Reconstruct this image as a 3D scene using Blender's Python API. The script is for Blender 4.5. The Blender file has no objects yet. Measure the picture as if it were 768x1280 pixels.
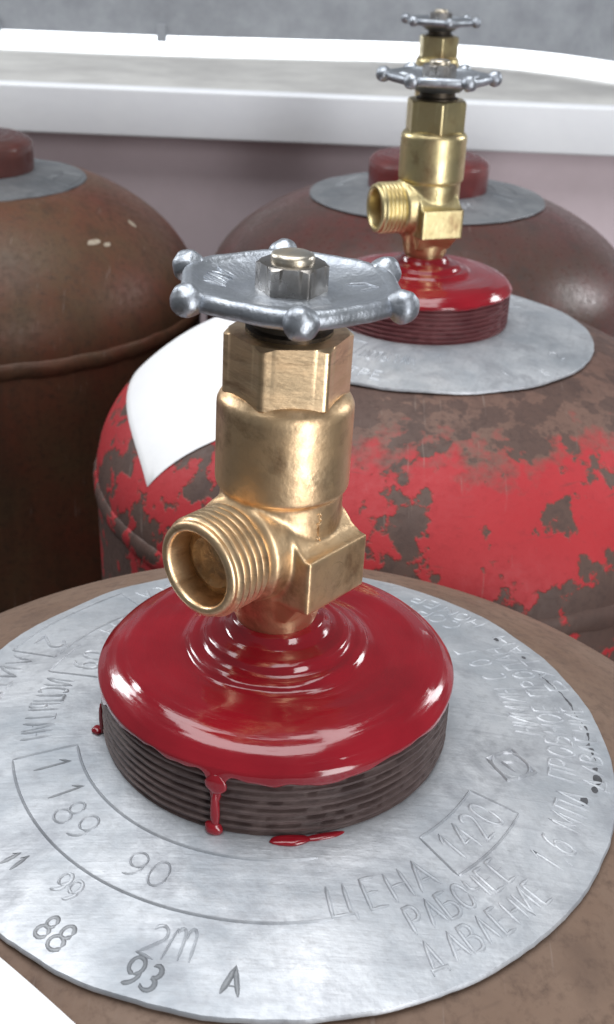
import bpy, bmesh, math, random
from mathutils import Vector, noise
random.seed(7)
PI = math.pi
S = 0.001                                   # everything below is measured in millimetres
scene = bpy.context.scene
COL = scene.collection

# ------------------------------------------------------------------ camera
F, CX, CY, CZ = 1457.7, 8.737, -222.395, 169.355
YAW, PITCH, ROLL = 0.0140, -0.4750, 0.0389
cam = bpy.data.cameras.new('camera')
cam.sensor_fit = 'VERTICAL'; cam.sensor_height = 36.0; cam.sensor_width = 24.0
cam.lens = F / 1280 * 36.0
cam.clip_start = 0.01; cam.clip_end = 50
cam.dof.use_dof = True; cam.dof.focus_distance = 0.262; cam.dof.aperture_fstop = 36
camo = bpy.data.objects.new('camera', cam); COL.objects.link(camo)
fw = Vector((-math.sin(YAW) * math.cos(PITCH), math.cos(YAW) * math.cos(PITCH), math.sin(PITCH)))
rt = Vector((math.cos(YAW), math.sin(YAW), 0)); up = rt.cross(fw)
r2 = rt * math.cos(ROLL) + up * math.sin(ROLL); u2 = -rt * math.sin(ROLL) + up * math.cos(ROLL)
from mathutils import Matrix
M = Matrix((r2, u2, -fw)).transposed().to_4x4(); M.translation = Vector((CX, CY, CZ)) * S
camo.matrix_world = M
scene.camera = camo

# ------------------------------------------------------------------ light
w = bpy.data.worlds.new('World'); scene.world = w; w.use_nodes = True
bg = w.node_tree.nodes['Background']
bg.inputs['Color'].default_value = (0.93, 0.96, 1.0, 1); bg.inputs['Strength'].default_value = 0.17

def area(name, loc, target, sx, sy, power, color=(1, 1, 1)):
    l = bpy.data.lights.new(name, 'AREA'); l.shape = 'RECTANGLE'; l.size = sx; l.size_y = sy
    l.energy = power; l.color = color
    o = bpy.data.objects.new(name, l); COL.objects.link(o)
    o.location = loc
    o.rotation_euler = (Vector(target) - Vector(loc)).to_track_quat('-Z', 'Y').to_euler()
    return o
area('skylight', (-0.20, 0.12, 1.45), (-0.20, 0.1200001, 0), 1.3, 1.3, 25, (0.97, 0.99, 1.0))
area('doorway_daylight', (0.86, -1.08, 0.08), (0.05, 0.15, 0.03), 0.42, 1.9, 20, (0.98, 0.99, 1.0))
area('window_daylight_right', (1.2, 0.8, 0.55), (0.05, 0.1, 0.03), 0.28, 0.5, 5, (0.95, 0.98, 1.0))
area('window_daylight_left', (-1.05, 0.72, 0.68), (0, 0.0, 0.0), 0.22, 0.5, 6, (0.95, 0.98, 1.0))
area('outdoor_daylight', (0.0, 1.42, 0.34), (0.0, 1.3, 0.03), 1.2, 0.3, 14, (0.93, 0.97, 1.0))
vs = scene.view_settings
vs.view_transform = 'Standard'; vs.look = 'None'; vs.exposure = 0; vs.gamma = 1; vs.use_curve_mapping = False

# ------------------------------------------------------------------ mesh helpers
def mesh_from(name, verts, faces, smooth=35, scale=S):
    me = bpy.data.meshes.new(name)
    me.from_pydata([(v[0] * scale, v[1] * scale, v[2] * scale) for v in verts], [], faces)
    bm = bmesh.new(); bm.from_mesh(me)
    bmesh.ops.recalc_face_normals(bm, faces=bm.faces); bm.to_mesh(me); bm.free()
    if smooth:
        me.shade_smooth(); me.set_sharp_from_angle(angle=math.radians(smooth))
    return me

def rings(verts_rings, close_start=True, close_end=True):
    """rings of equal length -> verts, faces"""
    n = len(verts_rings[0]); v = [p for r in verts_rings for p in r]; f = []
    for i in range(len(verts_rings) - 1):
        a = i * n; b = a + n
        for k in range(n):
            k2 = (k + 1) % n
            f.append((a + k, a + k2, b + k2, b + k))
    if close_start: f.append(tuple(range(n))[::-1])
    if close_end: f.append(tuple(range((len(verts_rings) - 1) * n, len(verts_rings) * n)))
    return v, f

def lathe(profile, seg=96, fn=None, close_start=True, close_end=True):
    R = []
    for r, z in profile:
        ring = []
        for k in range(seg):
            t = 2 * PI * k / seg
            rr, zz = (r, z) if fn is None else fn(r, z, t)
            ring.append((rr * math.cos(t), rr * math.sin(t), zz))
        R.append(ring)
    return rings(R, close_start, close_end)

def orient(vs, az, z0=0):
    """lathe verts (axis z = distance along the outlet) -> horizontal axis with azimuth az at height z0"""
    c, s = math.cos(az), math.sin(az)
    return [(v[2] * c - v[0] * s, v[2] * s + v[0] * c, z0 + v[1]) for v in vs]

def obj(name, me, mat, parent=None, loc=None, rotz=0):
    o = bpy.data.objects.new(name, me); COL.objects.link(o)
    if mat is not None and len(me.materials) == 0: me.materials.append(mat)
    elif mat is not None and me.materials[0] != mat:
        o.material_slots[0].link = 'OBJECT'; o.material_slots[0].material = mat
    o.parent = parent
    if loc is not None: o.location = [c * S for c in loc]
    if rotz: o.rotation_euler.z = rotz
    return o

def nz(x, y, z=0.0): return noise.noise(Vector((x, y, z)))

# ------------------------------------------------------------------ materials
def new_mat(name):
    m = bpy.data.materials.new(name); m.use_nodes = True
    nt = m.node_tree; b = nt.nodes['Principled BSDF']
    return m, nt, b
def node(nt, t, **kw):
    n = nt.nodes.new(t)
    for k, v in kw.items():
        if k in n.inputs: n.inputs[k].default_value = v
        else: setattr(n, k, v)
    return n
def ramp(nt, src, stops, interp='LINEAR'):
    n = nt.nodes.new('ShaderNodeValToRGB'); n.color_ramp.interpolation = interp
    e = n.color_ramp.elements
    while len(e) < len(stops): e.new(0.5)
    for i, (p, c) in enumerate(stops):
        e[i].position = p; e[i].color = (c[0], c[1], c[2], 1) if isinstance(c, tuple) else (c, c, c, 1)
    nt.links.new(src, n.inputs['Fac']); return n
def coords(nt, scale=(1, 1, 1)):
    tc = nt.nodes.new('ShaderNodeTexCoord'); mp = nt.nodes.new('ShaderNodeMapping')
    mp.inputs['Scale'].default_value = scale
    nt.links.new(tc.outputs['Object'], mp.inputs['Vector']); return mp.outputs['Vector']
def tex_noise(nt, vec, scale, detail=4, rough=0.55, dist=0.0):
    n = nt.nodes.new('ShaderNodeTexNoise')
    n.inputs['Scale'].default_value = scale; n.inputs['Detail'].default_value = detail
    n.inputs['Roughness'].default_value = rough; n.inputs['Distortion'].default_value = dist
    nt.links.new(vec, n.inputs['Vector']); return n.outputs['Fac']
def mix(nt, fac, a, b):
    n = nt.nodes.new('ShaderNodeMix'); n.data_type = 'RGBA'
    for idx, v in ((0, fac), (6, a), (7, b)):
        if isinstance(v, bpy.types.NodeSocket): nt.links.new(v, n.inputs[idx])
        elif isinstance(v, tuple): n.inputs[idx].default_value = (*v, 1)
        else: n.inputs[idx].default_value = v
    return n.outputs[2]
def math_n(nt, op, a, b=None, clamp=False):
    n = nt.nodes.new('ShaderNodeMath'); n.operation = op; n.use_clamp = clamp
    for i, v in enumerate((a, b)):
        if v is None: continue
        if isinstance(v, bpy.types.NodeSocket): nt.links.new(v, n.inputs[i])
        else: n.inputs[i].default_value = v
    return n.outputs[0]
def bump(nt, b, src, dist, strength=1.0):
    n = nt.nodes.new('ShaderNodeBump'); n.inputs['Distance'].default_value = dist
    n.inputs['Strength'].default_value = strength
    nt.links.new(src, n.inputs['Height']); nt.links.new(n.outputs['Normal'], b.inputs['Normal'])

def metal_mat(name, c1, c2, rough, scale=120, bumpd=0.00006, metallic=1.0, stretch=(1, 1, 1), rvar=0.12, tarnish=0.0):
    m, nt, b = new_mat(name); v = coords(nt, stretch)
    n1 = tex_noise(nt, v, scale, 5, 0.6); n2 = tex_noise(nt, v, scale * 6, 3)
    nt.links.new(mix(nt, ramp(nt, n1, [(0.35, 0.0), (0.7, 1.0)]).outputs[0], c1, c2), b.inputs['Base Color'])
    b.inputs['Metallic'].default_value = metallic
    if tarnish:
        t1 = tex_noise(nt, v, 70, 6, 0.7, 0.4)
        src = b.inputs['Base Color'].links[0].from_socket
        nt.links.new(mix(nt, ramp(nt, t1, [(0.50, 0.0), (0.70, tarnish)]).outputs[0], src, (0.30, 0.17, 0.09)), b.inputs['Base Color'])
    nt.links.new(ramp(nt, n1, [(0.3, rough - rvar / 2), (0.75, rough + rvar)]).outputs[0], b.inputs['Roughness'])
    bump(nt, b, math_n(nt, 'ADD', n1, math_n(nt, 'MULTIPLY', n2, 0.6)), bumpd)
    return m
M_brass = metal_mat('brass', (0.86, 0.63, 0.39), (0.74, 0.51, 0.29), 0.40, 90, 0.00014, tarnish=0.8)
M_brass_turned = metal_mat('turned_brass', (0.90, 0.67, 0.42), (0.78, 0.55, 0.33), 0.35, 90, 0.00009, stretch=(1, 1, 4), tarnish=0.7)
M_brass2 = metal_mat('olive_brass', (0.74, 0.63, 0.36), (0.58, 0.48, 0.25), 0.36, 90, 0.00012, tarnish=0.7)
M_brass_dirty = metal_mat('tarnished_brass', (0.55, 0.36, 0.19), (0.33, 0.19, 0.10), 0.5, 300, 0.0005)
M_zinc = metal_mat('zinc_casting', (0.47, 0.50, 0.54), (0.29, 0.31, 0.35), 0.43, 170, 0.00022)
M_steel = metal_mat('steel_nut', (0.40, 0.38, 0.36), (0.22, 0.20, 0.18), 0.27, 160, 0.00006)
M_tip = metal_mat('worn_spindle_brass', (0.66, 0.63, 0.57), (0.55, 0.46, 0.33), 0.34, 160, 0.0001)
M_dark = metal_mat('dark_gland', (0.10, 0.08, 0.06), (0.05, 0.045, 0.04), 0.5, 200, 0.0001)

def plate_mat(name, dark=1.0):
    m, nt, b = new_mat(name); v = coords(nt)
    a = tex_noise(nt, v, 28, 6, 0.62, 0.3); f = tex_noise(nt, v, 420, 3, 0.6)
    sc = tex_noise(nt, coords(nt, (30, 400, 60)), 1.0, 4, 0.65)
    base = mix(nt, ramp(nt, a, [(0.36, 0.0), (0.60, 1.0)]).outputs[0], (0.36 * dark, 0.385 * dark, 0.42 * dark), (0.61 * dark, 0.625 * dark, 0.655 * dark))
    base = mix(nt, ramp(nt, f, [(0.52, 0.0), (0.74, 0.5)]).outputs[0], base, (0.36 * dark, 0.37 * dark, 0.39 * dark))
    base = mix(nt, ramp(nt, sc, [(0.56, 0.0), (0.72, 0.45)]).outputs[0], base, (0.33 * dark, 0.34 * dark, 0.37 * dark))
    bl = tex_noise(nt, v, 55, 5, 0.7, 0.5)
    base = mix(nt, ramp(nt, bl, [(0.50, 0.0), (0.68, 0.62)]).outputs[0], base, (0.27 * dark, 0.28 * dark, 0.31 * dark))
    nt.links.new(base, b.inputs['Base Color'])
    b.inputs['Metallic'].default_value = 0.62
    nt.links.new(ramp(nt, a, [(0.3, 0.60), (0.7, 0.46)]).outputs[0], b.inputs['Roughness'])
    h = math_n(nt, 'ADD', math_n(nt, 'MULTIPLY', a, 1.6), math_n(nt, 'ADD', math_n(nt, 'MULTIPLY', f, 0.35), math_n(nt, 'MULTIPLY', sc, 0.35)))
    bump(nt, b, h, 0.00035)
    return m
M_plate = plate_mat('aluminium_plate'); M_plate_dull = plate_mat('dull_aluminium_plate', 0.55); M_plate_dark = plate_mat('grimy_aluminium_plate', 0.4); M_stamp = plate_mat('groove_shade_metal', 0.5)  # stamp metal: darker copy, colour stands in for shade in sunken punch grooves

def gloss_red(name, c1, c2, rough=0.13, bumpd=0.00012):
    m, nt, b = new_mat(name); v = coords(nt)
    n = tex_noise(nt, v, 60, 3, 0.5); n2 = tex_noise(nt, v, 240, 2)
    nt.links.new(mix(nt, ramp(nt, n, [(0.3, 0.0), (0.7, 1.0)]).outputs[0], c1, c2), b.inputs['Base Color'])
    b.inputs['Roughness'].default_value = rough; b.inputs['IOR'].default_value = 1.52
    b.inputs['Coat Weight'].default_value = 0.4; b.inputs['Coat Roughness'].default_value = 0.04
    tc = nt.nodes.new('ShaderNodeTexCoord'); sp = nt.nodes.new('ShaderNodeSeparateXYZ'); nt.links.new(tc.outputs['Object'], sp.inputs[0])
    rad = math_n(nt, 'SQRT', math_n(nt, 'ADD', math_n(nt, 'MULTIPLY', sp.outputs[0], sp.outputs[0]), math_n(nt, 'MULTIPLY', sp.outputs[1], sp.outputs[1])))
    ang = math_n(nt, 'ARCTAN2', math_n(nt, 'MULTIPLY', sp.outputs[1], -1.0), math_n(nt, 'MULTIPLY', sp.outputs[0], -1.0))
    cb = nt.nodes.new('ShaderNodeCombineXYZ'); nt.links.new(math_n(nt, 'MULTIPLY', rad, 620), cb.inputs[0]); nt.links.new(math_n(nt, 'MULTIPLY', ang, 2.2), cb.inputs[1])
    st = tex_noise(nt, cb.outputs[0], 1.0, 3, 0.55)
    dust = tex_noise(nt, v, 900, 2)
    nt.links.new(ramp(nt, st, [(0.35, rough * 0.6), (0.7, rough * 1.8)]).outputs[0], b.inputs['Roughness'])
    bump(nt, b, math_n(nt, 'ADD', math_n(nt, 'ADD', n, math_n(nt, 'MULTIPLY', n2, 0.12)), math_n(nt, 'ADD', math_n(nt, 'MULTIPLY', st, 1.1), math_n(nt, 'MULTIPLY', dust, 0.10))), bumpd)
    return m
M_red = gloss_red('wet_red_enamel', (0.29, 0.008, 0.017), (0.21, 0.005, 0.012))
M_red_brown = gloss_red('brown_red_enamel', (0.10, 0.022, 0.016), (0.06, 0.016, 0.012), 0.5)
M_red_old = gloss_red('dull_red_enamel', (0.16, 0.018, 0.016), (0.09, 0.012, 0.012), 0.4)

def thread_mat(name, ca, cb):
    m, nt, b = new_mat(name); v = coords(nt)
    n = tex_noise(nt, v, 90, 5, 0.65); n2 = tex_noise(nt, coords(nt, (1, 1, 6)), 260, 3)
    c = mix(nt, ramp(nt, n, [(0.35, 0.0), (0.65, 1.0)]).outputs[0], ca, cb)
    c = mix(nt, ramp(nt, n2, [(0.55, 0.0), (0.72, 0.6)]).outputs[0], c, (0.05, 0.03, 0.03))
    nt.links.new(c, b.inputs['Base Color']); b.inputs['Roughness'].default_value = 0.55
    b.inputs['Metallic'].default_value = 0.15
    bump(nt, b, math_n(nt, 'ADD', n, n2), 0.00025)
    return m
M_thread = thread_mat('rusty_thread', (0.060, 0.036, 0.034), (0.115, 0.076, 0.070))
M_thread_red = thread_mat('red_stained_thread', (0.10, 0.020, 0.024), (0.16, 0.045, 0.048))

def tank_mat(name, c1, c2, c3, rough=0.5, flakes=None, spec=0.25):
    m, nt, b = new_mat(name); v = coords(nt)
    a = tex_noise(nt, v, 14, 6, 0.62); f = tex_noise(nt, v, 260, 4, 0.7); s = tex_noise(nt, coords(nt, (60, 60, 8)), 1, 5, 0.6)
    c = mix(nt, ramp(nt, a, [(0.35, 0.0), (0.62, 1.0)]).outputs[0], c1, c2)
    c = mix(nt, ramp(nt, f, [(0.50, 0.0), (0.72, 0.75)]).outputs[0], c, c3)
    c = mix(nt, ramp(nt, s, [(0.50, 0.0), (0.70, 0.5)]).outputs[0], c, c3)
    h = math_n(nt, 'ADD', math_n(nt, 'MULTIPLY', f, 0.3), a)
    if flakes:
        red1, red2 = flakes
        tc = nt.nodes.new('ShaderNodeTexCoord'); sep = nt.nodes.new('ShaderNodeSeparateXYZ')
        nt.links.new(tc.outputs['Object'], sep.inputs[0])
        zn = math_n(nt, 'MULTIPLY', math_n(nt, 'ADD', sep.outputs[2], 0.12), 1 / 0.12)
        zz = ramp(nt, zn, [(0.0, 0.10), (0.36, 0.10), (0.50, 0.075), (0.60, 0.025), (0.72, 0.0), (0.80, 0.02), (0.88, 0.06)])
        p = tex_noise(nt, v, 42, 5, 0.58, 0.2); p2 = tex_noise(nt, v, 120, 4, 0.6)
        q = math_n(nt, 'ADD', math_n(nt, 'ADD', math_n(nt, 'MULTIPLY', p, 0.66), math_n(nt, 'MULTIPLY', p2, 0.34)), zz.outputs[0])
        spots = ramp(nt, q, [(0.548, 0.0), (0.572, 1.0)]).outputs[0]
        fq = math_n(nt, 'ADD', zn, math_n(nt, 'MULTIPLY', math_n(nt, 'ADD', a, -0.5), 0.45))
        fq = math_n(nt, 'ADD', fq, math_n(nt, 'MULTIPLY', math_n(nt, 'ADD', p2, -0.5), 0.22))
        fade = ramp(nt, fq, [(0.745, 1.0), (0.83, 0.0)]).outputs[0]
        mask = math_n(nt, 'MULTIPLY', fade, math_n(nt, 'SUBTRACT', 1.0, spots))
        rim = ramp(nt, q, [(0.53, 0.0), (0.555, 0.7), (0.58, 0.0)]).outputs[0]
        c = mix(nt, math_n(nt, 'MULTIPLY', spots, 0.55), c, (0.055, 0.036, 0.033))
        c = mix(nt, math_n(nt, 'MULTIPLY', rim, fade), c, (0.13, 0.045, 0.03))
        redc = mix(nt, ramp(nt, a, [(0.3, 0.0), (0.7, 1.0)]).outputs[0], red1, red2)
        redc = mix(nt, ramp(nt, f, [(0.55, 0.0), (0.75, 0.45)]).outputs[0], redc, (red1[0] * .6, red1[1] * .8, red1[2] * .8))
        c = mix(nt, mask, c, redc)
        h = math_n(nt, 'ADD', h, math_n(nt, 'MULTIPLY', mask, 0.35))
    sc1 = tex_noise(nt, coords(nt, (500, 30, 40)), 1.0, 3, 0.6); sc2 = tex_noise(nt, coords(nt, (40, 30, 600)), 1.0, 3, 0.6)
    c = mix(nt, ramp(nt, sc1, [(0.66, 0.0), (0.74, 0.35)]).outputs[0], c, (0.30, 0.24, 0.21))
    c = mix(nt, ramp(nt, sc2, [(0.66, 0.0), (0.76, 0.5)]).outputs[0], c, c3)
    nt.links.new(c, b.inputs['Base Color'])
    nt.links.new(ramp(nt, f, [(0.3, rough - 0.08), (0.7, rough + 0.15)]).outputs[0], b.inputs['Roughness'])
    b.inputs['Specular IOR Level'].default_value = spec
    bump(nt, b, h, 0.0006)
    return m
M_t1 = tank_mat('brown_tank_paint', (0.20, 0.135, 0.10), (0.16, 0.10, 0.07), (0.10, 0.065, 0.05), 0.55)
M_t2 = tank_mat('flaking_red_tank_paint', (0.175, 0.105, 0.082), (0.13, 0.073, 0.058), (0.075, 0.045, 0.038), 0.5,
                flakes=((0.42, 0.034, 0.040), (0.33, 0.022, 0.028)))
M_t3 = tank_mat('dark_maroon_tank_paint', (0.075, 0.045, 0.036), (0.105, 0.034, 0.030), (0.045, 0.032, 0.028), 0.30, spec=0.45)
M_t4 = tank_mat('brown_rust_tank_paint', (0.10, 0.060, 0.034), (0.125, 0.042, 0.026), (0.05, 0.030, 0.020), 0.40)

def plain_mat(name, c1, c2, rough=0.7, scale=40, bumpd=0.0003, contrast=(0.35, 0.65)):
    m, nt, b = new_mat(name); v = coords(nt)
    n = tex_noise(nt, v, scale, 6, 0.65); f = tex_noise(nt, v, scale * 9, 3)
    nt.links.new(mix(nt, ramp(nt, n, [(contrast[0], 0.0), (contrast[1], 1.0)]).outputs[0], c1, c2), b.inputs['Base Color'])
    b.inputs['Roughness'].default_value = rough
    bump(nt, b, math_n(nt, 'ADD', n, math_n(nt, 'MULTIPLY', f, 0.4)), bumpd)
    return m
M_paper = plain_mat('white_paper', (0.88, 0.88, 0.89), (0.84, 0.84, 0.86), 0.6, 60, 0.0001)
M_wall = plain_mat('pinkish_plaster', (0.76, 0.64, 0.68), (0.68, 0.57, 0.60), 0.8, 9, 0.0008)
M_floor = plain_mat('dirty_concrete', (0.10, 0.085, 0.075), (0.06, 0.05, 0.045), 0.85, 6, 0.001)
M_sill = plain_mat('white_sill_paint', (0.84, 0.85, 0.88), (0.79, 0.80, 0.84), 0.45, 12, 0.0003)
M_silltop = plain_mat('weathered_sill', (0.58, 0.57, 0.55), (0.43, 0.42, 0.41), 0.7, 14, 0.0008)
M_shutter = plain_mat('grey_shutter', (0.33, 0.345, 0.37), (0.24, 0.25, 0.275), 0.6, 30, 0.0005)
M_ledge = plain_mat('pale_concrete', (0.75, 0.76, 0.78), (0.68, 0.69, 0.72), 0.8, 20, 0.0005)
M_scuff = plain_mat('pale_scuff', (0.42, 0.36, 0.28), (0.30, 0.24, 0.18), 0.6, 300, 0.0002)
M_stain = plain_mat('black_grime', (0.035, 0.035, 0.04), (0.09, 0.09, 0.10), 0.6, 200, 0.0002)

# ------------------------------------------------------------------ setting
FLOOR = -925.0
def struct(name, me, mat):
    o = obj(name, me, mat); o['kind'] = 'structure'; return o
def boxm(name, x0, x1, y0, y1, z0, z1, bev=0.0):
    bm = bmesh.new(); bmesh.ops.create_cube(bm, size=1)
    for v in bm.verts:
        v.co = Vector(((x0 + x1) / 2 + v.co.x * (x1 - x0), (y0 + y1) / 2 + v.co.y * (y1 - y0), (z0 + z1) / 2 + v.co.z * (z1 - z0))) * S
    if bev: bmesh.ops.bevel(bm, geom=bm.edges[:], offset=bev * S, segments=3, affect='EDGES', profile=0.6)
    me = bpy.data.meshes.new(name); bm.to_mesh(me); bm.free()
    if bev: me.shade_smooth(); me.set_sharp_from_angle(angle=math.radians(40))
    return me
struct('floor', boxm('floor', -2500, 2500, -2500, 1400, FLOOR - 60, FLOOR), M_floor)
struct('wall', boxm('wall', -1600, 1600, 832, 1100, FLOOR, -8), M_wall)

def cr(pts, x):
    if x <= pts[0][0]: return pts[0][1]
    if x >= pts[-1][0]: return pts[-1][1] - (x - pts[-1][0]) * 1.15
    for i in range(len(pts) - 1):
        if pts[i][0] <= x <= pts[i + 1][0]:
            p0 = pts[max(i - 1, 0)]; p1 = pts[i]; p2 = pts[i + 1]; p3 = pts[min(i + 2, len(pts) - 1)]
            t = (x - p1[0]) / (p2[0] - p1[0])
            m1 = (p2[1] - p0[1]) / max(p2[0] - p0[0], 1e-6) * (p2[0] - p1[0])
            m2 = (p3[1] - p1[1]) / max(p3[0] - p1[0], 1e-6) * (p2[0] - p1[0])
            return ((2*t**3 - 3*t*t + 1) * p1[1] + (t**3 - 2*t*t + t) * m1 + (-2*t**3 + 3*t*t) * p2[1] + (t**3 - t*t) * m2)
CURVE = [(-700, 1058), (-335, 1060), (-180, 1062), (-28, 1080), (69, 1093), (153, 1082), (228, 1036), (273, 985)]
XS = [-700 + 12 * i for i in range(92)]       # to x = 392
sill = bpy.data.objects.new('window_sill', None); COL.objects.link(sill); sill.location = (0, 0.8, -0.004)
sill['label'] = 'long white window sill with a worn grey top, on the pinkish wall behind the cylinders'; sill['category'] = 'window sill'
def strip(front, back, z0, z1, name, sm=30):
    v = []; f = []
    for x in XS:
        v += [(x, front(x), z0), (x, front(x), z1), (x, back(x), z1), (x, back(x), z0)]
    for i in range(len(XS) - 1):
        a = 4 * i; b = a + 4
        for k in range(4): f.append((a + k, a + (k + 1) % 4, b + (k + 1) % 4, b + k))
    f.append((0, 1, 2, 3)); n = 4 * (len(XS) - 1); f.append((n + 3, n + 2, n + 1, n))
    return mesh_from(name, v, f, sm)
ofs = (0, -800, 4)
obj('front_board', boxm('front_board', -700, 700, 798, 818, -5.5, 33.5, 2.2), M_sill, sill, ofs)
obj('top_board', strip(lambda x: 818.4, lambda x: cr(CURVE, x), 8, 32.4, 'top_board'), M_silltop, sill, ofs)
shut = bpy.data.objects.new('window_shutter', None); COL.objects.link(shut); shut.location = (0, 1.08, 0.05)
shut['label'] = 'dark grey bowed shutter panel hanging above a bright gap behind the sill'; shut['category'] = 'shutter'
obj('panel', strip(lambda x: cr(CURVE, x) + 6, lambda x: cr(CURVE, x) + 14, 50.5, 420, 'panel'), M_shutter, shut, (0, -1080, -50))
for bx_ in (-349, -178):
    obj('bracket', boxm('bracket', bx_ - 5, bx_ + 5, cr(CURVE, bx_) + 1, cr(CURVE, bx_) + 5.6, 45, 62, 1), M_shutter, shut, (0, -1080, -50))
struct('outdoor_ledge', strip(lambda x: cr(CURVE, x) + 0.6, lambda x: cr(CURVE, x) + 520, 0, 30, 'outdoor_ledge'), M_ledge)

# ------------------------------------------------------------------ cylinder geometry
RP = 80.0
def plate_z(r, t=0.0):
    u = max(0.0, (r - 40) / 40)
    z = -5.6 * u ** 1.2
    z += 0.55 * u * nz(2.0 * math.cos(t) * r / 40 + 3.1, 2.0 * math.sin(t) * r / 40 + 1.7)
    return z
def dome_z(r, H=78.0):
    r = min(r, 150.0)
    e = 4.8 + (H - 78) * 0.14 - H * (1 - math.sqrt(max(0.0, 1 - (r / 150) ** 2)))
    if r < 79:
        u = max(0.0, (r - 40) / 40)
        e = min(e, -5.6 * u ** 1.2 - 1.9)
    return e
_cache = {}
def cached(key, fn):
    if key not in _cache: _cache[key] = fn()
    return _cache[key]

def tank_mesh(zoff, H=78.0):
    prof = [(0.0, dome_z(0, H)), (20, dome_z(20, H)), (38, dome_z(38, H))]
    prof[0] = (0.5, prof[0][1])
    n = 40
    for i in range(n + 1):
        a = (i / n) * PI / 2
        r = 40 + 110 * math.sin(a)
        prof.append((r, dome_z(r, H)))
    prof += [(150.2, dome_z(150, H) - 2), (150, -120), (150, -300), (150, -600)]
    base = FLOOR - zoff + 20
    prof += [(150, base + 70), (146, base + 40), (130, base + 15), (100, base + 2), (0.5, base)]
    def dent(r, z, t):
        k = 1 + 0.0025 * nz(2 * math.cos(t), 2 * math.sin(t), z / 60) if r > 90 else 1
        return r * k, z
    v, f = lathe(prof, 128, dent)
    return mesh_from('tank', v, f, 40)
def seam_mesh():
    prof = []
    for i in range(13):
        a = PI * i / 12
        prof.append((149.2 + 2.4 * math.sin(a), -76 - 5.5 * math.cos(a)))
    v, f = lathe(prof, 200, lambda r, z, t: (r + (0.7 * nz(70 * math.cos(t), 70 * math.sin(t), z * .2) if r > 149.5 else 0), z + 0.8 * nz(9 * math.cos(t), 9 * math.sin(t))), False, False)
    return mesh_from('weld_seam', v, f, 60)
def foot_mesh(zoff):
    b = FLOOR - zoff
    v, f = lathe([(128, b + 42), (128, b + 6), (134, b), (142, b), (140, b + 6), (134, b + 10), (134, b + 42)], 96, None, False, False)
    f += [] 
    return mesh_from('foot_ring', v, f, 40)
COLLAR_H = 17.6
def collar_mesh():
    prof = [(36, -2.0), (39.4, -2.0), (39.6, 0.2)]
    z = 0.7; p = 2.02
    while z + p < 16.6:
        prof += [(39.0, z + 0.05), (39.05, z + 0.35), (40.0, z + 0.8), (40.05, z + 1.35), (39.05, z + 1.85)]
        z += p
    prof += [(39.0, 16.6), (38.0, 17.4), (36, 18.2), (34, 18.6), (28, 18.6)]
    v, f = lathe(prof, 240, lambda r, zz, t: (r + (0.12 * nz(14 * math.cos(t), 14 * math.sin(t), zz * 0.5) if r > 38.5 else 0), zz + 0.10 * nz(5 * math.cos(t), 5 * math.sin(t), 3)))
    return mesh_from('neck_collar', v, f, 50)

def paint_mesh(full, seed):
    prof = [(10.2, 29.2), (11.0, 27.8), (12.0, 26.7), (13.4, 26.2), (15.0, 26.0), (16.1, 25.4), (16.8, 24.3), (17.7, 23.8), (19.0, 23.7),
            (20.0, 23.3), (20.8, 22.5), (21.8, 22.1), (23.6, 21.95), (26.0, 21.85), (29.5, 21.7),
            (31.8, 21.5), (34.0, 21.1), (36.0, 20.4), (37.6, 19.5), (38.8, 18.5), (39.7, 17.5), (40.3, 16.8)]
    # denser profile
    P = []
    for i in range(len(prof) - 1):
        for k in range(3):
            t = k / 3; P.append((prof[i][0] * (1 - t) + prof[i + 1][0] * t, prof[i][1] * (1 - t) + prof[i + 1][1] * t))
    P.append(prof[-1])
    seg = 480; R = []
    def edge(t):
        d = math.degrees(t)
        base = 15.3 + 0.7 * nz(3.2 * math.cos(t) + seed, 3.2 * math.sin(t)) + 0.7 * nz(11 * math.cos(t) + seed, 11 * math.sin(t))
        if full: return -0.6 + 0.4 * nz(5 * math.cos(t), 5 * math.sin(t))
        if seed == 0:
            for az, dep, wd in ((-104.6, 7.5, 2.4), (-104.9, 4.5, 1.0), (-70, 1.9, 15), (-91, 1.3, 9), (-158, 2.0, 3.0), (-190, 3.5, 2.0), (-28, 0.6, 4)):
                dd = (d - az + 180) % 360 - 180
                base -= dep * math.exp(-(dd / wd) ** 2)
        return min(max(base, -0.3), 16.2)
    for r, z in P:
        ring = []
        for k in range(seg):
            t = 2 * PI * k / seg; c, s = math.cos(t), math.sin(t)
            u = (r - 10) / 30
            sweep = nz(c * 1.6 + seed, s * 1.6, r * 0.22) * 0.42 + nz(c * 2.6 + 7, s * 2.6, r * 0.7 + seed) * 0.10
            amp = max(0.0, min(1.0, u * 4)) * max(0.0, min(1.0, (1 - u) * 10 + 0.15))
            rr = r + 0.25 * nz(c * 1.8, s * 1.8, r * .1 + seed) * amp
            ring.append((rr * c, rr * s, z + sweep * amp))
        R.append(ring)
    for q in (0.0, 0.35, 0.7, 0.92, 1.0, 1.04):
        ring = []
        for k in range(seg):
            t = 2 * PI * k / seg
            e = edge(t); z = 16.5 + (e - 16.5) * q
            rr = 40.5 + 0.06 * nz(4 * math.cos(t), 4 * math.sin(t), z * .3) if q < 0.9 else (40.4 if q < 1 else (40.15 if q == 1.0 else 39.0))
            ring.append((rr * math.cos(t), rr * math.sin(t), z))
        R.append(ring)
    v, f = rings(R, True, False)
    return mesh_from('red_paint', v, f, 70)

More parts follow.
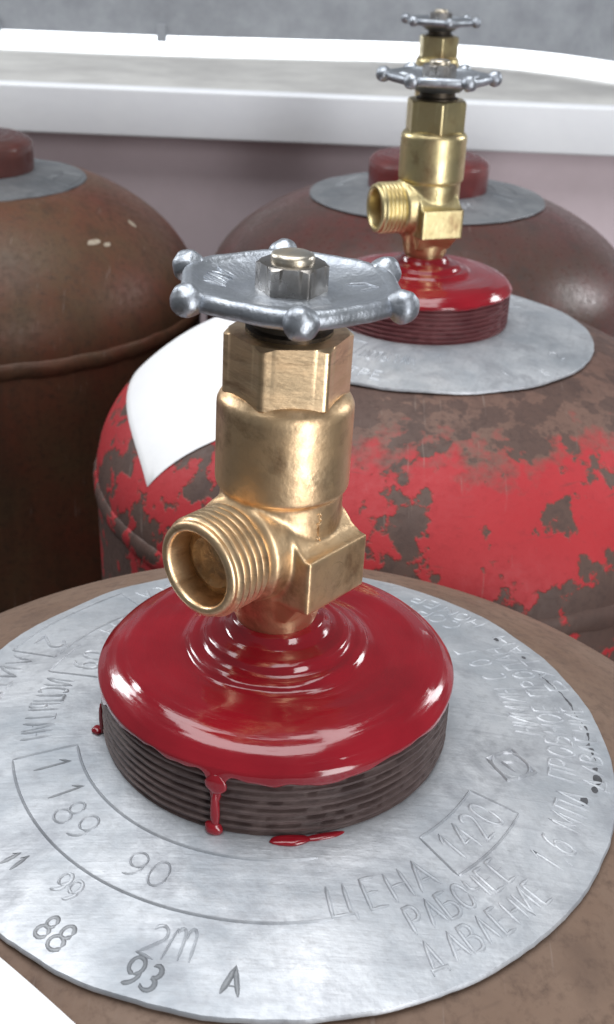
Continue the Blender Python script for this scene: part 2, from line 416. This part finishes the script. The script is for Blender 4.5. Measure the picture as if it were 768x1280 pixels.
def blob(name, az, r, z, sx, sy, sz):
    """paint drop, local x tangential, y radial"""
    bm = bmesh.new(); bmesh.ops.create_uvsphere(bm, u_segments=20, v_segments=12, radius=1)
    a = math.radians(az); er = Vector((math.cos(a), math.sin(a), 0)); et = Vector((-math.sin(a), math.cos(a), 0))
    for v in bm.verts:
        n = 1 + 0.18 * nz(v.co.x * 1.3 + az, v.co.y * 1.3, v.co.z * 1.3)
        arc = v.co.x * sx * n
        dx = er * (r * math.cos(arc / r) + v.co.y * sy * n) + et * (r * math.sin(arc / r))
        v.co = Vector((dx.x, dx.y, z + v.co.z * sz * n)) * S
    me = bpy.data.meshes.new(name); bm.to_mesh(me); bm.free(); me.shade_smooth(); return me

def plate_mesh(seed):
    seg = 240; R = []
    def outline(t):
        return RP + 0.9 * nz(1.3 * math.cos(t) + seed, 1.3 * math.sin(t)) + 0.35 * nz(6 * math.cos(t), 6 * math.sin(t), seed + 4.0) \
            + 0.25 * nz(22 * math.cos(t), 22 * math.sin(t), seed)
    def pt(q, t, dz):
        r = 38 + (outline(t) - 38) * q
        return (r * math.cos(t), r * math.sin(t), plate_z(r, t) + dz)
    for q in [x / 30 for x in range(30)] + [0.985, 0.994]:
        R.append([pt(q, 2 * PI * k / seg, 0) for k in range(seg)])
    R.append([pt(1.0, 2 * PI * k / seg, -0.35) for k in range(seg)])
    R.append([pt(1.0, 2 * PI * k / seg, -1.0) for k in range(seg)])
    R.append([pt(0.98, 2 * PI * k / seg, -1.35) for k in range(seg)])
    R.append([pt(0.0, 2 * PI * k / seg, -1.35) for k in range(seg)])
    v, f = rings(R, False, False)
    return mesh_from('data_plate', v, f, 45)

# ------------------------------------------------------------------ embossed stroke lettering
def arc(cx, cy, rx, ry, a0, a1, n=10):
    return [(cx + rx * math.cos(math.radians(a0 + (a1 - a0) * i / n)), cy + ry * math.sin(math.radians(a0 + (a1 - a0) * i / n))) for i in range(n + 1)]
G = {
 'А': [[(0, 0), (.3, 1), (.6, 0)], [(.1, .33), (.5, .33)]],
 'Б': [[(.5, 1), (0, 1), (0, 0), (.3, 0)] + arc(.3, .28, .25, .28, -90, 90) + [(0, .56)]],
 'В': [[(0, 0), (0, 1), (.25, 1)] + arc(.25, .77, .2, .23, 90, -90) + [(0, .54)], [(.25, .54)] + arc(.27, .27, .25, .27, 90, -90) + [(0, 0)]],
 'Г': [[(0, 0), (0, 1), (.45, 1)]],
 'Д': [[(.1, 0), (.3, 1), (.52, 0)], [(0, -.18), (0, 0), (.62, 0), (.62, -.18)]],
 'Е': [[(.48, 1), (0, 1), (0, 0), (.48, 0)], [(0, .52), (.38, .52)]],
 'И': [[(0, 1), (0, 0), (.5, 1), (.5, 0)]],
 'Л': [[(0, 0), (.25, 1), (.5, 0)]],
 'М': [[(0, 0), (0, 1), (.32, .3), (.64, 1), (.64, 0)]],
 'Н': [[(0, 0), (0, 1)], [(.5, 0), (.5, 1)], [(0, .5), (.5, .5)]],
 'О': [arc(.27, .5, .27, .5, 0, 360, 18)],
 'П': [[(0, 0), (0, 1), (.5, 1), (.5, 0)]],
 'Р': [[(0, 0), (0, 1), (.25, 1)] + arc(.25, .73, .23, .27, 90, -90) + [(0, .46)]],
 'С': [arc(.3, .5, .28, .5, 50, 310, 14)],
 'Т': [[(.25, 0), (.25, 1)], [(0, 1), (.5, 1)]],
 'У': [[(0, 1), (.26, .4)], [(.5, 1), (.1, 0)]],
 'Ц': [[(0, 1), (0, 0), (.5, 0), (.5, 1)], [(.5, 0), (.62, 0), (.62, -.2)]],
 'Ч': [[(0, 1), (0, .6), (.15, .45), (.48, .45)], [(.48, 1), (.48, 0)]],
 'Ы': [[(0, 1), (0, 0), (.2, 0)] + arc(.2, .27, .16, .27, -90, 90) + [(0, .54)], [(.55, 0), (.55, 1)]],
 '0': [arc(.25, .5, .25, .5, 0, 360, 18)],
 '1': [[(.05, .72), (.25, 1), (.25, 0)]],
 '2': [arc(.25, .74, .23, .26, 170, -30, 10) + [(0, 0), (.5, 0)]],
 '3': [arc(.22, .75, .22, .25, 150, -90, 9) + arc(.24, .26, .26, .26, 90, -150, 10)],
 '4': [[(.4, 0), (.4, 1), (0, .35), (.55, .35)]],
 '6': [arc(.26, .3, .25, .3, 100, 460, 16), [(.02, .38)] + arc(.5, .5, .48, .5, 170, 100, 6)],
 '8': [arc(.25, .75, .2, .25, 0, 360, 14), arc(.25, .26, .26, .26, 0, 360, 14)],
 '9': [arc(.26, .7, .25, .3, -80, 280, 16), [(.5, .62)] + arc(.02, .5, .48, .5, -10, -80, 6)],
 '5': [[(.48, 1), (.06, 1), (.03, .58)] + arc(.22, .3, .26, .3, 110, -140, 10)],
 'm': [[(0, 0), (.15, .95)], [(.15, .95)] + arc(.32, .72, .12, .25, 150, -10, 6) + [(.42, .05)], [(.5, .7)] + arc(.62, .75, .13, .25, 150, -10, 6) + [(.72, .05)]],
 '-': [[(.05, .45), (.4, .45)]],
 ',': [[(.1, .1), (.02, -.15)]],
 ' ': [],
}
ADV = {'М': .86, 'm': .95, ',': .25, '1': .5, ' ': .45, 'Ы': .8, 'Ц': .85, 'Д': .85}
def lay(text, h, wscale=1.0, gap=.2):
    out = []; x = 0
    for ch in text:
        for pl in G[ch]: out.append([((x + px * wscale) * h, py * h) for px, py in pl])
        a = ADV.get(ch, .55) * wscale + gap * wscale
        x += a
    return out, x * h
def sweep(polys, mapper, wd_, ht, step=1.2):
    """rounded ridges along 2-D polylines; mapper(u, v, height) -> xyz"""
    V = []; Fc = []
    for pl in polys:
        pts = [pl[0]]
        for a, b in zip(pl, pl[1:]):
            L = math.hypot(b[0] - a[0], b[1] - a[1]); k = max(1, int(L / step))
            for i in range(1, k + 1): pts.append((a[0] + (b[0] - a[0]) * i / k, a[1] + (b[1] - a[1]) * i / k))
        n = len(pts); base = len(V)
        for i, p in enumerate(pts):
            q0 = pts[max(i - 1, 0)]; q1 = pts[min(i + 1, n - 1)]
            dx, dy = q1[0] - q0[0], q1[1] - q0[1]; L = math.hypot(dx, dy) or 1
            nx, ny = -dy / L, dx / L
            end = 0.35 if i in (0, n - 1) else 1.0
            wd = wd_(p[0]) if callable(wd_) else wd_
            for off, hh in ((-1.0, -.15), (-.62, .55), (0, 1.0), (.62, .55), (1.0, -.15)):
                V.append(mapper(p[0] + nx * off * wd * end, p[1] + ny * off * wd * end, (ht * hh if hh < 0 else ht * hh * end)))
        for i in range(n - 1):
            a = base + 5 * i; b = a + 5
            for k in range(4): Fc.append((a + k, a + k + 1, b + k + 1, b + k))
        Fc.append(tuple(base + k for k in range(5))); Fc.append(tuple(base + 5 * (n - 1) + k for k in range(5)))
    return V, Fc
def ring_map(r0, th0, rotl=0.0):
    c, s = math.cos(rotl), math.sin(rotl)
    def f(u, v, h):
        u, v = u * c - v * s, u * s + v * c
        t = math.radians(th0) + u / r0; r = r0 - v
        return (r * math.cos(t), r * math.sin(t), plate_z(r, t) + h)
    return f
def arc_line(r, a0, a1): return [(math.radians(a0 + (a1 - a0) * i / 40) * r, 0) for i in range(41)]

LETTERS = []      # (name, mesh) shared by all plates
def word(text, r, a0, a1, h, wd=.55, ht=.33, frame=False, name='embossed_lettering'):
    pol, L = lay(text, h)
    k = math.radians(a1 - a0) * r / L
    pol = [[(x * k, y) for x, y in p] for p in pol]
    v, f = sweep(pol, ring_map(r, a0), wd, ht)
    LETTERS.append((name, mesh_from(name, v, f, 50)))
def boxline(r0, r1, a0, a1, wd=.35, ht=.4, sides=(1, 1)):
    V = []; Fc = []
    def add(v, f):
        b = len(V); V.extend(v); Fc.extend([tuple(i + b for i in q) for q in f])
    for r in (r0, r1):
        n = 60; pl = [(math.radians(a0 + (a1 - a0) * i / n) * r, 0) for i in range(n + 1)]
        add(*sweep([pl], ring_map(r, 0), wd, ht, 5))
    for a, on in ((a0, sides[0]), (a1, sides[1])):
        if on: add(*sweep([[(0, 0), (0, r1 - r0)]], ring_map(r1, a), wd, ht))
    LETTERS.append(('embossed_frame', mesh_from('embossed_frame', V, Fc, 50)))
word('ЦЕНА', 60.0, -76, -52, 7.0)
word('1420', 58.5, -46, -28, 7.6)
boxline(49, 60.5, -49, -26)
word('РАБОЧЕЕ', 67.6, -63, -39, 6.0)
word('ДАВЛЕНИЕ', 75.6, -64, -38, 6.0)
word('1,6 МПА', 74.0, -34, -13.5, 7.4)
word('ПРОБНОЕ', 70.5, -11, 14, 6.2)
word('ДАВЛЕНИЕ', 77.2, -11, 14, 5.2)
word('ПРОПАН', 71.5, 16, 36, 5.8)
word('БУТАН', 77.4, 18, 40, 5.0)
word('НИМИН С О Г', 63.2, 2, 39, 6.2)
word('СОРТ', 70.5, 46, 62, 5.4); word('НОМЕР', 77, 44, 62, 5.2)
word('ИСПЫТАН', 59.0, 166, 191, 7.2, .55, .5)
boxline(46.0, 60.5, 196, 284, sides=(1, 0))
word('89', 57.0, 217, 229, 7.0, .35, .3)
word('90', 57.0, 240, 252, 6.0, .3, .25)
boxline(46.0, 60.5, 150, 163, sides=(0, 1))
word('09', 56.5, 151.5, 161, 7.2, .55, .5)
boxline(63.0, 76.5, 128, 157, sides=(1, 1))
word('2', 73.0, 150, 155, 8.0, .5, .55)
word('ЛИТРЕ', 74.5, 158.5, 181, 6.5, .55, .5)
word('МАССА', 74.5, 108, 126, 6.0); word('ЕН', 62, 133, 144, 5)
# quality mark : diamond with a ring
pol = [[(0, 4.6), (-4.6, 0), (0, -4.6), (4.6, 0), (0, 4.6)], arc(0, 0, 3.4, 3.4, 0, 360, 24), [(-1.5, -1), (0, 1.6), (1.5, -1)]]
v, f = sweep([[(x * 1.25 + .01, y * 1.25) for x, y in p] for p in pol], ring_map(55.5, -11.5), .45, .55)
LETTERS.append(('quality_mark', mesh_from('quality_mark', v, f, 50)))
# hand-punched stamps
def stamp(text, r, az, h, rot=0, wd=.5, ht=.2, dark=True):
    x = 0.0
    for ch in text:                          # every punch lands at its own height and tilt
        pol, L = lay(ch, h, 1.0, .12)
        tl = math.radians(random.uniform(-9, 9)); dv = random.uniform(-.14, .14) * h; hs = random.uniform(.9, 1.08)
        pol = [[(x + (px * math.cos(tl) - py * math.sin(tl)) * hs, dv + (px * math.sin(tl) + py * math.cos(tl)) * hs) for px, py in p] for p in pol]
        v, f = sweep(pol, ring_map(r, az, math.radians(rot)), lambda u: wd * (1 + .55 * nz(u * 1.1, r)), ht)
        nm = 'punched_stamp' if dark else 'faint_stamp'
        LETTERS.append((nm, mesh_from(nm, v, f, 50)))
        x += L
stamp('1', 55.5, -160.5, 8.0, 0, .5, .25)
stamp('1', 55.5, -150, 8.0, 0, .5, .25)
stamp('99', 67.6, -128.3, 5.4, 6, .45, .28, False)
stamp('88', 77.0, -123.8, 5.6, -4)
stamp('93', 77.2, -108.5, 5.6, -8)
stamp('2m', 70.0, -108.0, 7.2, -4, .42, .3, False)
stamp('А', 75.3, -94.3, 5.6, -8, .6, .3)
stamp('11', 70.2, -139.5, 4.6, 0, .5, .25)

# ------------------------------------------------------------------ valve geometry (local z = 0 at collar foot; outlet along azimuth 0)
O_Z = 50.6
def body_mesh():
    parts = []
    prof = [(8.5, 28), (9.6, 31), (10.6, 36), (12.4, 40), (13.0, 46), (13.1, 61.4), (13.3, 62.0), (14.1, 62.6), (14.2, 63.4), (14.2, 80.6), (13.6, 81.8), (12.2, 83.0), (11.4, 83.4)]
    parts.append(lathe(prof, 72))
    # wrench block, flats parallel to the outlet
    N, LB, zb, zt = 16.6, 9.6, 39.6, 52.2
    bl = [(-LB, -N, zb), (LB, -N, zb), (LB, N, zb), (-LB, N, zb), (-LB, -N, zt), (LB, -N, zt), (LB, N, zt), (-LB, N, zt)]
    fb = [(3, 2, 1, 0), (4, 5, 6, 7), (0, 1, 5, 4), (1, 2, 6, 5), (2, 3, 7, 6), (3, 0, 4, 7)]
    parts.append((bl, fb))
    for sg in (-1, 1):
        rf_ = [(-LB + .3, sg * 16.0, zt - .5), (LB - .3, sg * 16.0, zt - .5), (LB - .3, sg * 13.2, zt + 1.2), (-LB + .3, sg * 13.2, zt + 1.2), (LB - .8, sg * 10.5, zt + 4.6), (-LB + .8, sg * 10.5, zt + 4.6), (-LB + .3, sg * 8, zt - .5), (LB - .3, sg * 8, zt - .5)]
        parts.append((rf_, [(0, 1, 2, 3), (3, 2, 4, 5), (5, 4, 7, 6), (6, 7, 1, 0), (1, 7, 4, 2), (0, 3, 5, 6)]))
    # tapered underside of the block
    bl2 = [(-7.5, -9, 33.5), (7.5, -9, 33.5), (7.5, 9, 33.5), (-7.5, 9, 33.5), (-9.4, -14.5, zb + 1), (9.4, -14.5, zb + 1), (9.4, 14.5, zb + 1), (-9.4, 14.5, zb + 1)]
    parts.append((bl2, fb))
    # root of the outlet
    rv, rf = lathe([(12.3, 0), (12.2, 10), (11.6, 13.6), (9.8, 15.0)], 64)
    parts.append((orient(rv, 0, O_Z), rf))
    V = []; Fc = []
    for v, f in parts:
        b = len(V); V += v; Fc += [tuple(i + b for i in q) for q in f]
    me = mesh_from('valve_body_src', V, Fc, 0)
    o = bpy.data.objects.new('tmp', me); COL.objects.link(o)
    m = o.modifiers.new('r', 'REMESH'); m.mode = 'VOXEL'; m.voxel_size = 0.42 * S; m.use_smooth_shade = True
    m = o.modifiers.new('s', 'SMOOTH'); m.factor = 0.5; m.iterations = 7
    dg = bpy.context.evaluated_depsgraph_get()
    out = bpy.data.meshes.new_from_object(o.evaluated_get(dg)); out.name = 'valve_body'
    bpy.data.objects.remove(o); bpy.data.meshes.remove(me)
    out.shade_smooth()
    return out
def outlet_mesh():
    prof = [(9.0, 13.2), (10.0, 14.2)]
    d = 14.6
    for i in range(5):
        prof += [(10.05, d), (10.15, d + .35), (10.95, d + .85), (10.95, d + 1.2), (10.15, d + 1.7)]; d += 1.85
    prof += [(10.1, d + .1), (10.3, d + .5), (10.2, d + 1.2), (9.6, d + 1.6), (8.7, d + 1.7), (8.3, d + 1.4), (8.1, d + .6), (7.8, d - 1.8), (7.7, d - 8.0), (0.2, d - 8.2)]
    v, f = lathe(prof, 96, None, False, True)
    return mesh_from('outlet', orient(v, 0, O_Z), f, 50)
def bore_mesh():
    v, f = lathe([(7.9, 19.6), (6.9, 19.8), (5.6, 20.7), (4.2, 20.2), (2.4, 20.9), (0.2, 20.5)], 60, lambda r, z, t: (r, z + 0.25 * nz(r * .8 * math.cos(t), r * .8 * math.sin(t))), False, True)
    return mesh_from('outlet_seat', orient(v, 0, O_Z), f, 50)
def hex_mesh(name, AF, z0, z1, rc, rin, phase, seg=216, chin=0.58, bottom_ch=False):
    def rh(t):
        a = (t - phase) % (PI / 3) - PI / 6
        return min(AF / 2 / math.cos(a), AF / 2 / math.cos(PI / 6) * 0.985)
    R = []
    T = [2 * PI * k / seg for k in range(seg)]
    P = lambda r, z, t: (r * math.cos(t), r * math.sin(t), z)
    R.append([P(rin, z0, t) for t in T])
    if bottom_ch:
        R.append([P(min(rh(t), rc), z0, t) for t in T])
        R.append([P(rh(t), z0 + max(0.15, (rh(t) - rc) * chin + .15), t) for t in T])
    else: R.append([P(rh(t), z0, t) for t in T])
    R.append([P(rh(t), z1 - max(0.25, (rh(t) - rc) * chin + .25), t) for t in T])
    R.append([P(min(rh(t), rc) + .02, z1 - .12, t) for t in T])
    R.append([P(min(rh(t), rc) - .3, z1, t) for t in T])
    R.append([P(rin, z1, t) for t in T])
    v, f = rings(R, True, True)
    return mesh_from(name, v, f, 32)
def gland_mesh(): return hex_mesh('gland_nut', 23.0, 82.6, 95.4, 12.1, 6, math.radians(-51) - math.radians(231.7))
def stem_mesh():
    v, f = lathe([(8.8, 95.0), (8.8, 96.2), (7.6, 96.6), (7.4, 98.6), (5.2, 99.0), (5.0, 103)], 48)
    return mesh_from('stem', v, f, 35)
WZ = 104.2
def wheel_mesh():
    RR = 22.6
    def rim(t):
        a = (t % (PI / 3)); a = min(a, PI / 3 - a)          # 0 at a knob
        return 1 - 0.032 * (1 - math.cos(6 * a)) / 2 - 0.03 * (a / (PI / 6))
    prof = [(5.0, -0.4), (8.6, -0.5), (9.6, -1.0), (12, -0.7), (15, -.1), (17.6, 0.55), (19.0, 1.0)]
    prof += [(20.9 + 1.95 * math.cos(a), 0.0 + 1.95 * math.sin(a)) for a in [math.radians(x) for x in (140, 118, 95, 65, 35, 5, -25, -55, -85, -115, -140)]]
    prof += [(17.5, -2.3), (12, -3.4), (9.5, -5.4), (5.0, -5.6)]
    def fn(r, z, t):
        k = (r - 9) / 13; k = max(0.0, min(1.0, k))
        return r * (1 - k + k * rim(t)), WZ + z + 0.12 * nz(r * .3 * math.cos(t), r * .3 * math.sin(t))
    v, f = lathe(prof, 192, fn)
    return mesh_from('hand_wheel', v, f, 50)
def knob_mesh():
    bm = bmesh.new(); bmesh.ops.create_uvsphere(bm, u_segments=28, v_segments=18, radius=1)
    for q in bm.verts:
        n = 1 + 0.11 * nz(q.co.x * 1.5, q.co.y * 1.5, q.co.z * 1.5)
        q.co = Vector((q.co.x * 3.35 * n, q.co.y * 3.25 * n, q.co.z * 3.2 * n)) * S
    me = bpy.data.meshes.new('knob'); bm.to_mesh(me); bm.free(); me.shade_smooth(); return me
def wheel_marks():
    pol, L = lay('ИЛИ', 4.2)
    def mp(u, v, h):
        t = PI - .25 - (u - L / 2) / 15.0; r = 13 + v
        return (r * math.cos(t), r * math.sin(t), WZ - 0.7 + 0.22 * (r - 12) + h)
    v, f = sweep(pol, mp, .32, .4)
    return mesh_from('raised_lettering', v, f, 50)
def wheel_arrow():
    def mp(u, v, h):
        r = math.hypot(u, v)
        return (u, v, WZ - 0.72 + 0.22 * (r - 12) + h)
    v, f = sweep([[(10.5, 6), (14.5, 5.0), (17.0, 1.2), (13.6, 1.6)]], mp, .32, .4)
    return mesh_from('raised_arrow', v, f, 50)
def locknut_mesh(): return hex_mesh('lock_nut', 12.6, 103.2, 109.3, 6.45, 2, math.radians(-60), 144, .5)
def tip_mesh():
    v, f = lathe([(4.3, 109.0), (4.35, 110.2), (4.1, 110.8), (3.4, 111.1), (1.2, 111.25), (0.1, 111.25)], 40)
    return mesh_from('spindle_tip', v, f, 45)
def flatmark_mesh():
    V, Fc = sweep([arc(0, 0, 3.3, 3.3, 0, 360, 28)], lambda u, v, h: (u - 1.0, -(16.5 + h), 46.0 + v), .3, .13)
    return mesh_from('cast_mark', V, Fc, 50)
def castmark_mesh():
    V = []; Fc = []
    for i, ch in enumerate('312'):
        pol, L = lay(ch, 2.3)
        def mp(u, v, h, i=i):
            t = math.radians(78) + (u - .6) / 13.1
            return ((13.12 + h) * math.cos(t), (13.12 + h) * math.sin(t), 57.6 - 2.8 * i + v)
        v, f = sweep(pol, mp, .2, .22, .6); b = len(V); V += v; Fc += [tuple(k + b for k in q) for q in f]
    return mesh_from('cast_mark', V, Fc, 50)

def make_valve(root, az, wheel_az, brass, brass_t, tilt=0.0, dx=0.0):
    from mathutils import Quaternion
    tq = Quaternion((0, 1, 0), math.radians(tilt))
    def lean(o, ang):
        o.rotation_mode = 'QUATERNION'; o.rotation_quaternion = tq @ Quaternion((0, 0, 1), ang); o.location = (dx * S, 0, 0)
    a = math.radians(az)
    body = obj('valve_body', cached('body', body_mesh), brass, root); lean(body, a)
    obj('outlet', cached('outlet', outlet_mesh), brass_t, body)
    obj('outlet_seat', cached('bore', bore_mesh), M_brass_dirty, body)
    obj('gland_nut', cached('gland', gland_mesh), brass_t, body)
    obj('cast_mark', cached('fm', flatmark_mesh), brass, body, rotz=PI)
    obj('cast_mark', cached('cm', castmark_mesh), brass, body)
    obj('stem', cached('stem', stem_mesh), M_dark, body)
    wh = obj('hand_wheel', cached('wheel', wheel_mesh), M_zinc, root); lean(wh, math.radians(wheel_az))
    for i in range(6):
        t = PI / 3 * i
        obj('knob', cached('knob', knob_mesh), M_zinc, wh, (23.3 * math.cos(t), 23.3 * math.sin(t), WZ + 0.3), t)
    obj('raised_lettering', cached('marks', wheel_marks), M_zinc, wh, rotz=-math.radians(wheel_az))
    obj('raised_arrow', cached('arrow', wheel_arrow), M_zinc, wh, rotz=-math.radians(wheel_az))
    obj('lock_nut', cached('locknut', locknut_mesh), M_steel, wh, rotz=-math.radians(wheel_az))
    obj('spindle_tip', cached('tip', tip_mesh), M_tip, wh)

def paper_mesh(name, quad, bow, n=24, lift=0.5):
    V = []; Fc = []
    (p00, p10, p11, p01) = [Vector(q) for q in quad]
    for top in (1, 0):
        for j in range(n + 1):
            for i in range(n + 1):
                s, t = i / n, j / n
                p = (p00 * (1 - s) + p10 * s) * (1 - t) + (p01 * (1 - s) + p11 * s) * t
                p = p + Vector(bow) * math.sin(PI * t)
                r = min(p.length, 149.0)
                p = p.normalized() * r
                V.append((p.x, p.y, dome_z(r) + lift + 0.25 * nz(p.x * .03, p.y * .03, 2) + (0.22 if top else 0)))
    m = (n + 1) ** 2; w1 = n + 1
    for j in range(n):
        for i in range(n):
            a = j * w1 + i
            Fc.append((a, a + 1, a + w1 + 1, a + w1)); Fc.append((m + a, m + a + w1, m + a + w1 + 1, m + a + 1))
    for i in range(n):
        for a, b in ((i, i + 1), (n * w1 + i + 1, n * w1 + i), ((i + 1) * w1, i * w1), (i * w1 + n, (i + 1) * w1 + n)):
            Fc.append((a, b, m + b, m + a))
    return mesh_from(name, V, Fc, 60)

CYL = [
 dict(c=(0, 0, 0), mat=M_t1, plate=M_plate, az=231.7, wheel=-83.5, tilt=1.15, dx=-1.2, prot=0, full=False, paint=M_red, seed=0,
      label='brown gas cylinder with stamped grey plate, dripping red paint and brass valve with six-knob wheel'),
 dict(c=(49.66, 297.69, 5.47), mat=M_t2, plate=M_plate, az=200, wheel=-62, prot=75, full=False, paint=M_red, seed=5,
      label='flaking red gas cylinder with a white paper sheet and a brass valve'),
 dict(c=(70.57, 586.26, 6.12), mat=M_t3, plate=M_plate_dull, az=80, wheel=-80, prot=140, full=True, paint=M_red_old, seed=9,
      label='dark maroon gas cylinder behind the flaking red one, against the wall under the sill'),
 dict(c=(-233, 562, 11), mat=M_t4, plate=M_plate_dark, az=130, wheel=-60, prot=215, H=94.0, full=True, paint=M_red_brown, seed=12, pscale=0.93,
      label='rusty brown gas cylinder with two pale paint scuffs and a dull red collar'),
]
for k, d in enumerate(CYL):
    c = d['c']
    root = bpy.data.objects.new('gas_cylinder', None); COL.objects.link(root)
    root.location = (c[0] * S, c[1] * S, c[2] * S)
    root['label'] = d['label']; root['category'] = 'gas cylinder'; root['group'] = 'gas cylinders standing close together'
    tank = obj('tank', tank_mesh(c[2], d.get('H', 78.0)), d['mat'], root)
    obj('weld_seam', cached('seam', seam_mesh), d['mat'], tank, (0, 0, 73.2 + dome_z(150, d.get('H', 78.0))))
    obj('foot_ring', foot_mesh(c[2]), d['mat'], root)
    col = obj('neck_collar', cached('collar', collar_mesh), M_thread_red if k == 1 else M_thread, root)
    pt = obj('red_paint', paint_mesh(d['full'], d['seed']), d['paint'], col)
    pl = obj('data_plate', cached('plate%d' % (k == 0), lambda: plate_mesh(k * 3.0)), d['plate'], root, rotz=math.radians(d['prot']))
    pl.scale = (d.get('pscale', 1.0), d.get('pscale', 1.0), 1)
    for nm, me in (LETTERS if k == 0 else LETTERS[k::4]):
        obj(nm, me, M_stamp if nm == 'punched_stamp' and k == 0 else d['plate'], pl)
    make_valve(root, d['az'], d['wheel'], M_brass if k == 0 else M_brass2, M_brass_turned if k == 0 else M_brass2, d.get('tilt', 0), d.get('dx', 0))
    if k == 0:
        for nm, a in (('paint_drip', (-104.8, 40.3, 5.4, 1.0, .8, 5.5)), ('paint_drip', (-105.2, 40.4, 0.9, 2.0, 1.2, 1.7)), ('paint_drip', (-104.4, 40.5, 12.5, 2.3, .6, 2.4)),
                      ('paint_drip', (-82.5, 41.0, 0.15, 4.2, 1.6, .65)), ('paint_drip', (-73, 40.8, 0.05, 5.0, .9, .45)),
                      ('paint_drip', (-168.7, 41.3, 0.4, 1.5, 1.3, .9)), ('paint_drip', (-167.5, 40.3, 4, .7, .6, 4.5))):
            obj(nm, blob(nm, *a), M_red, col)
        obj('paper_label', paper_mesh('paper_label', [(-53, -63.5), (-24, -85.5), (-62, -128), (-97, -96)], (0, 0)), M_paper, root)
        # black grime line on the right of the plate
        V = []; Fc = []
        pts = [(73.2, 24), (74.0, 20), (75.2, 15), (75.0, 10), (76.0, 5.5), (75.0, 1), (75.5, -3), (74.6, -7), (74.9, -10), (73.4, -14), (72.6, -17)]
        line = []
        for i in range(61):
            q = i / 60 * 6.0; n0 = min(int(q), 5); t = q - n0
            r = pts[n0][0] * (1 - t) + pts[n0 + 1][0] * t + 0.5 * nz(i * .35, 4.2); a_ = pts[n0][1] * (1 - t) + pts[n0 + 1][1] * t
            line.append((math.radians(a_) * 75, 75 - r))
        V, Fc = sweep([line], ring_map(75, 0), lambda u: 0.14 + max(0.0, 0.75 * nz(u * .45, 1.3) + .12), .1, 0.5)
        obj('grime_streak', mesh_from('grime_streak', V, Fc, 50), M_stain, pl)
        for r, t, s in ((75, -5.5, .9), (75.2, -8.5, 1.5), (74.6, -11.5, 1.0), (72.4, -15.5, 1.3), (73, 38, .9), (74, 30, .6)):
            b = blob('grime_spot', t, r, plate_z(r, math.radians(t)) + .05, s * 1.2, s * .8, .12)
            obj('grime_spot', b, M_stain, pl)
    if k == 1:
        obj('paper_label', paper_mesh('paper_label', [(-113.5, -88), (-66, -88), (-74, 38), (-134, 42)], (-9, 0)), M_paper, root)
    if k == 3:
        for az, r, sx, sy in ((-37, 117, 5.5, 1.5), (-33, 120, 3.0, 1.1), (-14.5, 114, 2.0, 2.6)):
            me = blob('paint_scuff', az, r, 0, sx, sy, 1)
            for q in me.vertices:
                rr = math.hypot(q.co.x, q.co.y) / S
                q.co.z = (dome_z(rr, d['H']) + 0.35 * (1 if q.co.z > 0 else -1)) * S
            obj('paint_scuff', me, M_scuff, root)
